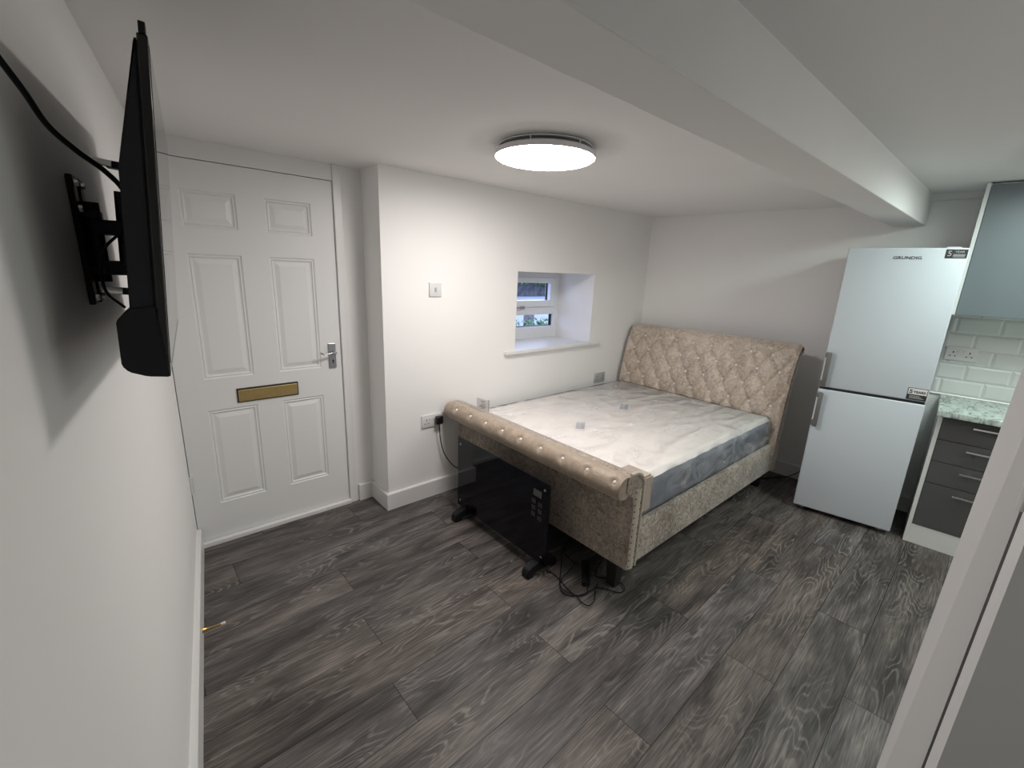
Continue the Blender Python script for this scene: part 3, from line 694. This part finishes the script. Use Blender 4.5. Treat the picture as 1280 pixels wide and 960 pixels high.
# ------------------------------------------------------------------ heater plug and cable
cb = thing('heater_cable', 'black plug in the low wall socket with a flex hanging down to the heater', 'cable', (1.372, YW, 0.55))
CO = Vector((1.372, YW, 0.55))
bm = NB(); box(bm, 1.346, 1.398, YW - 0.046, YW - 0.012, 0.528, 0.586, 0.010, 3); bmesh.ops.translate(bm, verts=bm.verts, vec=-CO); obj('plug', bm, M['blackg'], cb, smooth=40)
bm = NB(); tube(bm, catmull([(1.372, YW - 0.032, 0.534), (1.370, YW - 0.036, 0.505), (1.378, YW - 0.032, 0.43), (1.396, YW - 0.034, 0.34), (1.425, YW - 0.045, 0.27), (1.465, YW - 0.07, 0.21), (1.490, YW - 0.12, 0.19), (1.46, YW - 0.22, 0.20), (1.40, YW - 0.38, 0.20)], 8), 0.0035, 8)
bmesh.ops.translate(bm, verts=bm.verts, vec=-CO); obj('flex', bm, M['black'], cb, smooth=60)

# ------------------------------------------------------------------ power adapter with loose cables on the floor
ad = thing('power_adapter', 'black power adapter with a tangle of thin flex on the floor under the footboard', 'power adapter', (1.50, -1.50, 0))
AO = Vector((1.50, -1.50, 0))
bm = NB(); t2 = bmesh.new(); box(t2, -0.092, 0.092, -0.021, 0.021, 0.0, 0.030, 0.006, 2)
merge(bm, t2, 0, Matrix.Translation(Vector((1.53, -1.470, 0.001)) - AO) @ Matrix.Rotation(math.atan2(0.145, 0.173), 4, 'Z')); obj('adapter_block', bm, M['black'], ad, smooth=40)
cbs = [[(1.387, -1.316), (1.398, -1.365), (1.388, -1.425), (1.372, -1.488), (1.372, -1.542), (1.422, -1.564), (1.452, -1.548), (1.459, -1.533)],
 [(1.70, -1.20), (1.565, -1.268), (1.47, -1.349), (1.37, -1.431), (1.332, -1.484), (1.351, -1.534), (1.396, -1.561), (1.454, -1.57), (1.495, -1.575), (1.528, -1.619), (1.551, -1.664), (1.585, -1.675), (1.612, -1.655), (1.625, -1.600), (1.58, -1.55), (1.560, -1.51), (1.62, -1.476), (1.70, -1.45)],
 [(1.62, -1.22), (1.563, -1.30), (1.548, -1.388), (1.525, -1.405), (1.466, -1.403), (1.403, -1.418), (1.351, -1.453), (1.345, -1.50), (1.361, -1.551), (1.348, -1.601), (1.361, -1.634), (1.403, -1.627), (1.446, -1.60), (1.480, -1.575), (1.53, -1.555)]]
for k, c_ in enumerate(cbs):
    bm = NB(); pts = [(a - AO.x, b_ - AO.y, 0.004 + (0.004*k if 0 < i < len(c_)-1 else 0) + (0.028 if (k == 2 and i in (3,)) else 0)) for i, (a, b_) in enumerate(c_)]
    if k == 0: pts[-1] = (pts[-1][0], pts[-1][1], 0.014); pts[-2] = (pts[-2][0], pts[-2][1], 0.010)
    tube(bm, catmull(pts, 6), 0.0028, 6); obj('flex', bm, M['black'], ad, smooth=60)

# ------------------------------------------------------------------ wall fittings
def double_socket(name, label, loc, rz, plate=M['plaswhite'], w_=0.147, h_=0.087, group=None):
    s_ = thing(name, label, 'socket', loc, rz)       # local: x along wall, -y out of the wall
    bm = NB(); box(bm, -w_/2, w_/2, -0.010, -0.0005, -h_/2, h_/2, 0.003); obj('face_plate', bm, plate, s_, smooth=40)
    for sx in (-0.038, 0.038):
        bm = NB(); box(bm, sx-0.003, sx+0.003, -0.0112, -0.0095, 0.004, 0.014); box(bm, sx-0.016, sx-0.008, -0.0112, -0.0095, -0.018, -0.013); box(bm, sx+0.008, sx+0.016, -0.0112, -0.0095, -0.018, -0.013)
        obj('pin_holes', bm, M['hole'], s_)
    for sx in (-0.012, 0.012):
        bm = NB(); box(bm, sx-0.006, sx+0.006, -0.014, -0.009, 0.006, 0.024, 0.002); obj('rocker_switch', bm, plate, s_)
    return s_
double_socket('wall_socket', 'white double socket with the black plug in it, left of the footboard', (1.325, YW, 0.556), 0)
double_socket('wall_socket', 'pale double socket low on the wall behind the mattress near the headboard', (3.115, YW, 0.628), 0, M['plasgrey'])
sw = thing('light_switch', 'square white switch plate on the wall left of the window', 'light switch', (1.36, YW, 1.421))
bm = NB(); box(bm, -0.044, 0.044, -0.010, -0.0005, -0.044, 0.044, 0.003); obj('face_plate', bm, M['plaswhite'], sw, smooth=40)
bm = NB(); box(bm, -0.008, 0.008, -0.013, -0.009, -0.013, 0.013, 0.002); obj('rocker_switch', bm, M['plasgrey'], sw, label='small grey rocker')

# door stop
dy_ = -0.735; dsx = WL(dy_) + 0.019
ds_ = thing('door_stop', 'brass door stop with a pale rubber tip on the left baseboard', 'door stop', (dsx, dy_, 0.045), math.atan2(-LA, 1) )
bm = NB(); RX = Matrix.Rotation(math.pi/2, 4, 'Y')
lathe(bm, [(0, 0), (0.012, 0), (0.012, 0.003), (0.007, 0.010), (0.0042, 0.022), (0.0038, 0.068), (0, 0.068)], 16, RX); obj('stem', bm, M['brass'], ds_, smooth=40)
bm = NB(); lathe(bm, [(0, 0.066), (0.0062, 0.066), (0.0068, 0.080), (0.004, 0.083), (0, 0.083)], 16, RX); obj('rubber_tip', bm, M['rubber'], ds_, smooth=40)

# ------------------------------------------------------------------ television on its bracket
# screen plane from four corners: near bottom, near top, far bottom, far top
TVw, TVh = 0.726, 0.478
nb = Vector((-0.090, -1.832, 1.369)); ntp = Vector((-0.057, -1.832, 1.846)); fbp = Vector((-0.022, -1.110, 1.372))
ux = (fbp - nb).normalized(); uz = (ntp - nb); uz = (uz - ux*uz.dot(ux)).normalized(); uy = uz.cross(ux)   # uy points back into the wall (-x)
if uy.x > 0: uy = -uy
TVM = Matrix((ux, uy, uz)).transposed().to_4x4(); TVM.translation = nb
tv = thing('television', 'black flat-screen television held out from the left wall, seen edge-on', 'television'); tv.matrix_world = TVM
def tl_(name, bm, mat, parent=tv, **k): return obj(name, bm, mat, parent, **k)
bm = NB(); box(bm, 0, TVw, 0.0, 0.0125, 0.0, TVh, 0.002); tl_('bezel', bm, M['blackg'])
bm = NB(); box(bm, 0.010, TVw - 0.010, -0.0008, 0.001, 0.020, TVh - 0.010); tl_('screen', bm, M['screen'])
bm = NB()
prof = [(0.0128, 0.40), (0.020, 0.40), (0.036, 0.345), (0.042, 0.300), (0.044, 0.11), (0.0128, 0.11)]
vs0 = [(0.012, y, z) for y, z in prof]
def shell(bm, prof, x0, x1, ins):
    A = [bm.verts.new((x0, y, z)) for y, z in prof]; B = [bm.verts.new((x1, y, z)) for y, z in prof]
    A2 = [bm.verts.new((x0, 0.0128, z)) for y, z in prof]
    bm.faces.new(A); bm.faces.new(B[::-1])
    for i in range(len(prof)): bm.faces.new((A[i], B[i], B[(i+1) % len(prof)], A[(i+1) % len(prof)]))
shell(bm, [(0.0128, 0.472), (0.016, 0.472), (0.036, 0.345), (0.043, 0.300), (0.044, 0.09), (0.0128, 0.09)], 0.004, TVw - 0.004, 0)
bmesh.ops.bevel(bm, geom=bm.edges[:], offset=0.003, segments=2, affect='EDGES'); tl_('back_cover', bm, M['tvback'], smooth=35)
bm = NB(); shell(bm, [(0.0005, 0.001), (0.0005, -0.001), (0.028, 0.0005), (0.050, 0.008), (0.058, 0.018), (0.060, 0.085), (0.046, 0.104), (0.0128, 0.110)], -0.003, TVw + 0.003, 0)
bmesh.ops.bevel(bm, geom=bm.edges[:], offset=0.002, segments=2, affect='EDGES'); tl_('speaker_housing', bm, M['black'], smooth=35, label='deeper lower housing')
bm = NB(); box(bm, -0.002, 0.02, 0.002, 0.010, TVh, TVh + 0.014, 0.001); tl_('top_clip', bm, M['black'])
# bracket : wall plate, arms, tv rails
nw = Vector((1, -LA, 0)).normalized(); aw = Vector((LA, 1, 0)).normalized()
pc = Vector((WL(-1.465), -1.465, 1.575))
wb = thing('wall_bracket', 'black steel swing bracket between the left wall and the television', 'bracket'); BMx = Matrix((aw, -nw, Vector((0,0,1)))).transposed().to_4x4(); BMx.translation = pc; wb.matrix_world = BMx
# local: x along wall, -y out of the wall, z up
bm = NB(); box(bm, -0.046, -0.014, -0.010, -0.0005, -0.118, 0.118, 0.002); box(bm, 0.014, 0.046, -0.010, -0.0005, -0.118, 0.118, 0.002); box(bm, -0.046, 0.046, -0.009, -0.0008, -0.07, 0.07, 0.002)
obj('wall_plate', bm, M['black'], wb)
for z in (0.105, -0.105, 0.06): 
    for x in (-0.03, 0.03):
        bm = NB(); lathe(bm, [(0, 0.006), (0.006, 0.005), (0.007, 0)], 6, Matrix.Translation((x, -0.010, z)) @ Matrix.Rotation(math.pi/2, 4, 'X')); obj('bolt', bm, M['steel'], wb, label='zinc bolt head')
bm = NB(); tube(bm, [(0, -0.022, -0.075), (0, -0.022, 0.075)], 0.013, 12); box(bm, -0.02, 0.03, -0.034, -0.008, -0.06, -0.045, 0.002); box(bm, -0.02, 0.03, -0.034, -0.008, 0.045, 0.06, 0.002)
obj('pivot', bm, M['black'], wb, smooth=40)
for z in (0.030, -0.048):
    bm = NB(); box(bm, -0.012, 0.055, -0.080, -0.018, z - 0.014, z + 0.014, 0.003); obj('swing_arm', bm, M['black'], wb)
TVoff = TVM.inverted() @ BMx
for x in (-0.105, 0.105):
    bm = NB(); cx_ = 0.363 + x
    box(bm, cx_ - 0.012, cx_ + 0.012, 0.0445, 0.060, 0.100, 0.345, 0.002)
    for z in (0.335, 0.112): box(bm, cx_ - 0.010, cx_ + 0.012, 0.058, 0.080, z - 0.006, z + 0.006, 0.001)
    bm.transform(BMx.inverted() @ TVM); obj('tv_rail', bm, M['black'], wb)
bm = NB(); 
for z in (0.27, 0.18): box(bm, 0.24, 0.486, 0.060, 0.068, z - 0.018, z + 0.018, 0.002)
tube(bm, [(0.363, 0.072, 0.14), (0.363, 0.072, 0.30)], 0.011, 12)
bm.transform(BMx.inverted() @ TVM); obj('tv_crossbar', bm, M['black'], wb, smooth=35)
for z in (0.335, 0.112):
    bm = NB(); tube(bm, [(0.250, 0.072, z), (0.250, 0.100, z + 0.002)], 0.006, 8)
    bm.transform(BMx.inverted() @ TVM); obj('rail_screw', bm, M['steel'], wb, smooth=40, label='pale rail screw')
# tv lead
ld = thing('tv_lead', 'black flat lead looping from beyond the left edge to the back of the television', 'cable', (-0.2, -1.7, 1.70))
LO = Vector((-0.2, -1.7, 1.70))
TVp = lambda a, b_, c_: tuple(TVM @ Vector((a, b_, c_)))
pts = [(-0.262, -2.25, 1.86), (-0.258, -2.12, 1.835), (-0.222, -1.90, 1.800), (-0.195, -1.80, 1.758), (-0.180, -1.74, 1.728), (-0.155, -1.700, 1.705), (-0.125, -1.665, 1.684), (-0.105, -1.62, 1.660), (-0.10, -1.55, 1.62)]
bm = NB(); tube(bm, catmull(pts, 8), 0.0042, 8); bmesh.ops.translate(bm, verts=bm.verts, vec=-LO); obj('lead', bm, M['black'], ld, smooth=60)
bm = NB(); tube(bm, catmull([TVp(0.22, 0.064, 0.22), TVp(0.20, 0.090, 0.18), TVp(0.17, 0.088, 0.12), TVp(0.12, 0.06, 0.095)], 8), 0.0025, 6); bmesh.ops.translate(bm, verts=bm.verts, vec=-LO); obj('thin_lead', bm, M['black'], ld, smooth=60)

# ------------------------------------------------------------------ fridge freezer
th = 0.188; fw, fz0, fz1 = 0.532, 0.030, 1.772
fr_ = thing('fridge_freezer', 'tall white fridge freezer with grey bar handles, between the bed and the kitchen drawers', 'fridge', (3.268, -1.911, 0), th - math.pi/2)
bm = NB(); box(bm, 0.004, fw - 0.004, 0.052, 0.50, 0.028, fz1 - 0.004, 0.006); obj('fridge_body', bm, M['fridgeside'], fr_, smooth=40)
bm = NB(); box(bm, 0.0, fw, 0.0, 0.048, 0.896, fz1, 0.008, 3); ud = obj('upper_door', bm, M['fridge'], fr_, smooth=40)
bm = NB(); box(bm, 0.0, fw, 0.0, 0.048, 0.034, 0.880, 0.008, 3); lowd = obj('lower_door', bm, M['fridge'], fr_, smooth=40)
bm = NB(); box(bm, 0.006, fw - 0.006, 0.010, 0.055, 0.878, 0.898); obj('dark_gap_strip', bm, M['hole'], fr_, label='dark gap seal between the doors')
for par, z0, z1 in ((ud, 0.902, 1.128), (lowd, 0.628, 0.862)):
    bm = NB(); box(bm, 0.010, 0.036, -0.040, -0.026, z0, z1, 0.003); box(bm, 0.002, 0.026, -0.036, 0.0, z1 - 0.034, z1 - 0.002, 0.002); box(bm, 0.002, 0.026, -0.036, 0.0, z0 + 0.006, z0 + 0.040, 0.002)
    obj('door_handle', bm, M['fh'], par, smooth=40, label='grey bar handle')
for fx_ in (0.05, fw - 0.05):
    for fy_ in (0.08, 0.46):
        bm = NB(); lathe(bm, [(0, 0), (0.018, 0), (0.018, 0.012), (0.008, 0.014), (0.008, 0.03), (0, 0.03)], 16, Matrix.Translation((fx_, fy_, 0))); obj('foot', bm, M['plasgrey'], fr_, smooth=40)
FR = Matrix.Rotation(math.pi/2, 4, 'X')      # text upright facing -y
def T(x, y, z): return Matrix.Translation((x, y, z)) @ FR
text_obj('logo_lettering', 'GRUNDIG', 0.023, M['ink'], ud, T(0.282, -0.0012, 1.716), label='dark maker lettering', bold=0.0002, sx=1.22)
bm = NB(); box(bm, 0.438, 0.526, -0.0016, 0.0, 1.716, 1.764, 0.0007); st = obj('warranty_sticker', bm, M['ink'], ud, label='black sticker reading 5 YEAR')
text_obj('sticker_print', '5', 0.040, M['inkgrey'], st, T(0.455, -0.0022, 1.740)); text_obj('sticker_print', 'YEAR', 0.016, M['inkgrey'], st, T(0.494, -0.0022, 1.750))
bm = NB()
for k in range(3): box(bm, 0.470, 0.518, -0.0022, -0.0016, 1.7225 + k*0.006, 1.7255 + k*0.006)
obj('sticker_lines', bm, M['plasgrey'], st)
bm = NB(); box(bm, 0.436, 0.526, -0.0010, 0.0, 0.902, 0.974); st = obj('warranty_sticker', bm, M['ink'], ud, label='black and silver sticker reading 5 YEARS')
bm = NB(); box(bm, 0.439, 0.523, -0.0016, -0.0010, 0.935, 0.971); obj('sticker_panel', bm, M['plaswhite'], st)
text_obj('sticker_print', '5', 0.032, M['ink'], st, T(0.452, -0.0022, 0.951), bold=0.0006); text_obj('sticker_print', 'YEARS', 0.019, M['ink'], st, T(0.490, -0.0022, 0.950), bold=0.0004)
bm = NB()
for k in range(3): box(bm, 0.448, 0.514 - 0.01*k, -0.0016, -0.0010, 0.911 + k*0.007, 0.914 + k*0.007)
obj('sticker_lines', bm, M['inkgrey'], st)
bm = NB(); box(bm, 0.44, 0.50, 0.02, 0.05, fz1, fz1 + 0.006, 0.002); obj('top_hinge', bm, M['plaswhite'], fr_)
# cable along the floor at the wall
bm = NB(); tube(bm, catmull([(3.50, -1.50, 0.004), (3.60, -1.60, 0.004), (3.70, -1.65, 0.005), (3.755, -1.70, 0.01), (3.79, -1.75, 0.04), (3.80, -1.785, 0.08)], 6), 0.0035, 6)
tag(obj('fridge_cable', bm, M['black'], smooth=60), 'black flex on the floor between the bed and the fridge', 'cable')

# ------------------------------------------------------------------ kitchen units
tk = 0.085; KO = Vector((3.400, -2.497, 0))
ku = thing('drawer_unit', 'base unit with graphite drawers, thin bar handles and white side and plinth', 'drawer unit', KO, tk - math.pi/2)
KD = 0.47; KWd = 0.62
bm = NB(); box(bm, 0.0, 0.020, 0.0, KD, 0.0, 0.836, 0.0015); obj('side_panel', bm, M['cab'], ku)
bm = NB(); box(bm, 0.020, KWd, 0.022, KD, 0.12, 0.834); box(bm, KWd - 0.02, KWd, 0.0, KD, 0, 0.836); obj('carcass', bm, M['cab'], ku)
bm = NB(); box(bm, 0.020, KWd - 0.02, 0.003, 0.020, 0.0, 0.126, 0.001); obj('plinth', bm, M['cab'], ku)
zz_ = [0.130, 0.412, 0.414 + 0.138, 0.690, 0.826]; gaps = [(0.131, 0.412), (0.416, 0.552), (0.556, 0.688), (0.692, 0.822)]
for (z0, z1), hz in zip(gaps, (0.372, 0.515, 0.654, 0.794)):
    bm = NB(); box(bm, 0.022, KWd - 0.022, -0.001, 0.018, z0, z1, 0.0015); d_ = obj('drawer', bm, M['grey'], ku)
    bm = NB(); box(bm, 0.150, KWd - 0.150, -0.030, -0.022, hz - 0.005, hz + 0.005, 0.001)
    for hx in (0.19, KWd - 0.19): box(bm, hx - 0.005, hx + 0.005, -0.024, 0.0, hz - 0.004, hz + 0.004)
    obj('bar_handle', bm, M['bar'], d_)
wt = obj('worktop', box(NB(), -0.010, 1.05, -0.066, KD + 0.010, 0.838, 0.874, 0.005, 3), M['marble'], smooth=40); wt.location = KO; wt.rotation_euler = (0, 0, tk - math.pi/2)
tag(wt, 'pale green marbled worktop on the drawer unit', 'worktop')
# wall unit
WO = Vector((3.560, -2.412, 0))
wu = thing('wall_cabinet', 'grey-doored wall cabinet with a white side panel at the right edge', 'wall cabinet', (3.560, -2.412, 1.405), tk - math.pi/2)
WD = 0.325
bm = NB(); box(bm, 0.0, 0.018, 0.0, WD, 0.0, 0.722, 0.001); obj('side_panel', bm, M['cab'], wu)
bm = NB(); box(bm, 0.018, 0.60, 0.022, WD, 0.012, 0.720); obj('carcass', bm, M['cab'], wu)
for xa, xb in ((0.020, 0.60),):
    bm = NB(); box(bm, xa, xb, -0.001, 0.018, 0.002, 0.712, 0.0015); obj('cabinet_door', bm, M['greyblue'], wu)
# tiles : bevelled metro tiles on the wall behind the worktop
bm = NB(); tw_, thh = 0.2, 0.1
y_left = -2.395
def KW(s, d_, z):   # s: distance along wall from y_left, d_: out of the wall
    base = Vector((WX(y_left), y_left, 0)); t_ = Vector((math.sin(tk), -math.cos(tk), 0)); n_ = Vector((-math.cos(tk), -math.sin(tk), 0)); q = base + t_*s + n_*d_; return (q.x, q.y, z)
tt2 = bmesh.new()
def tile(s0, s1, z0, z1):
    g = 0.0012; b = 0.012; s0 += g; s1 -= g; z0 += g; z1 -= g
    if s1 - s0 < 0.03 or z1 - z0 < 0.03: b = 0.004
    o_ = [(s0, z0), (s1, z0), (s1, z1), (s0, z1)]; i_ = [(s0+b, z0+b), (s1-b, z0+b), (s1-b, z1-b), (s0+b, z1-b)]
    A = [bm.verts.new(KW(s, 0.004, z)) for s, z in o_]; B = [bm.verts.new(KW(s, 0.009, z)) for s, z in i_]
    bm.faces.new(B)
    for k in range(4): bm.faces.new((A[k], A[(k+1) % 4], B[(k+1) % 4], B[k]))
for r_ in range(6):
    z0 = 0.880 + r_*thh; z1 = min(z0 + thh, 1.402)
    if z1 - z0 < 0.01: continue
    offs = (0.035 if r_ % 2 == 0 else 0.135) - 0.2
    s = offs
    while s < 1.1:
        a, b_ = max(s, 0), min(s + tw_, 1.1)
        if b_ - a > 0.008: tile(a, b_, z0, z1)
        s += tw_
n0 = len(bm.faces)
gq = [bm.verts.new(q) for q in (KW(0, 0.004, 0.874), KW(1.1, 0.004, 0.874), KW(1.1, 0.004, 1.403), KW(0, 0.004, 1.403), KW(0, 0.0005, 0.874), KW(1.1, 0.0005, 0.874), KW(1.1, 0.0005, 1.403), KW(0, 0.0005, 1.403))]
for f_ in ((0,1,2,3), (4,5,6,7), (0,1,5,4), (1,2,6,5), (2,3,7,6), (3,0,4,7)): bm.faces.new([gq[i] for i in f_]).material_index = 1
bm.normal_update()
struct(obj('trim_6', bm, [M['tile'], M['grout']], label='white bevelled metro tile splashback'))
bm = NB(); q0, q1 = 0, 1.04
vs = [KW(0, 0.004, 0.8745), KW(1.04, 0.004, 0.8745), KW(1.04, 0.014, 0.8745), KW(0, 0.014, 0.8745)]; vt = [KW(0, 0.004, 0.882), KW(1.04, 0.004, 0.882), KW(1.04, 0.010, 0.882), KW(0, 0.010, 0.882)]
hexa(bm, vs, vt); struct(obj('trim_7', bm, M['gloss'], label='white sealant line above the worktop'))
sk = KW(0.092, 0.009, 1.150)
double_socket('wall_socket', 'white double socket on the tiled splashback beside the fridge', sk, tk - math.pi/2)

# ------------------------------------------------------------------ near door frame and open door at the right edge
def lean(y0, k, z): return y0 + k*(z - 0.5)
bm = NB()
def jc(z): return [(0.953, lean(-2.6995, -0.019, z), z), (0.898, lean(-2.7545, -0.0105, z), z), (0.940, lean(-2.800, -0.0105, z), z), (1.000, lean(-2.745, -0.019, z), z)]
hexa(bm, jc(0), jc(ZC2)); struct(obj('trim_8', bm, M['gloss'], label='white door frame post at the right edge'))
bm = NB()
def dc(z): 
    return [(0.872, lean(-2.7564, -0.0105, z), z), (0.842, lean(-2.7672, -0.0098, z), z), (1.24, -3.24, z), (1.28, -3.22, z)]
hexa(bm, dc(0.008), dc(2.0))
d2 = struct(obj('door_2', bm, M['gloss'], label='open white door at the right edge'))
bm = NB(); t2 = bmesh.new(); box(t2, -0.016, 0.016, -0.006, 0.004, -0.045, 0.045, 0.002)
merge(bm, t2, 0, Matrix.Translation((0.868, -2.768, 1.275)) @ Matrix.Rotation(math.radians(-48), 4, 'Z')); obj('door_catch', bm, M['plaswhite'], d2, label='pale plastic catch')
bm = NB()  # black strip painted in for the shade between frame post and door leaf
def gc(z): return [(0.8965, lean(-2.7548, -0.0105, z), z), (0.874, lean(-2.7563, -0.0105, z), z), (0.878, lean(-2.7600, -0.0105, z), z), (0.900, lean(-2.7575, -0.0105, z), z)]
hexa(bm, gc(0.01), gc(1.999)); obj('dark_gap_strip', bm, M['hole'], d2, label='black strip drawn as the shade in the gap beside the post')
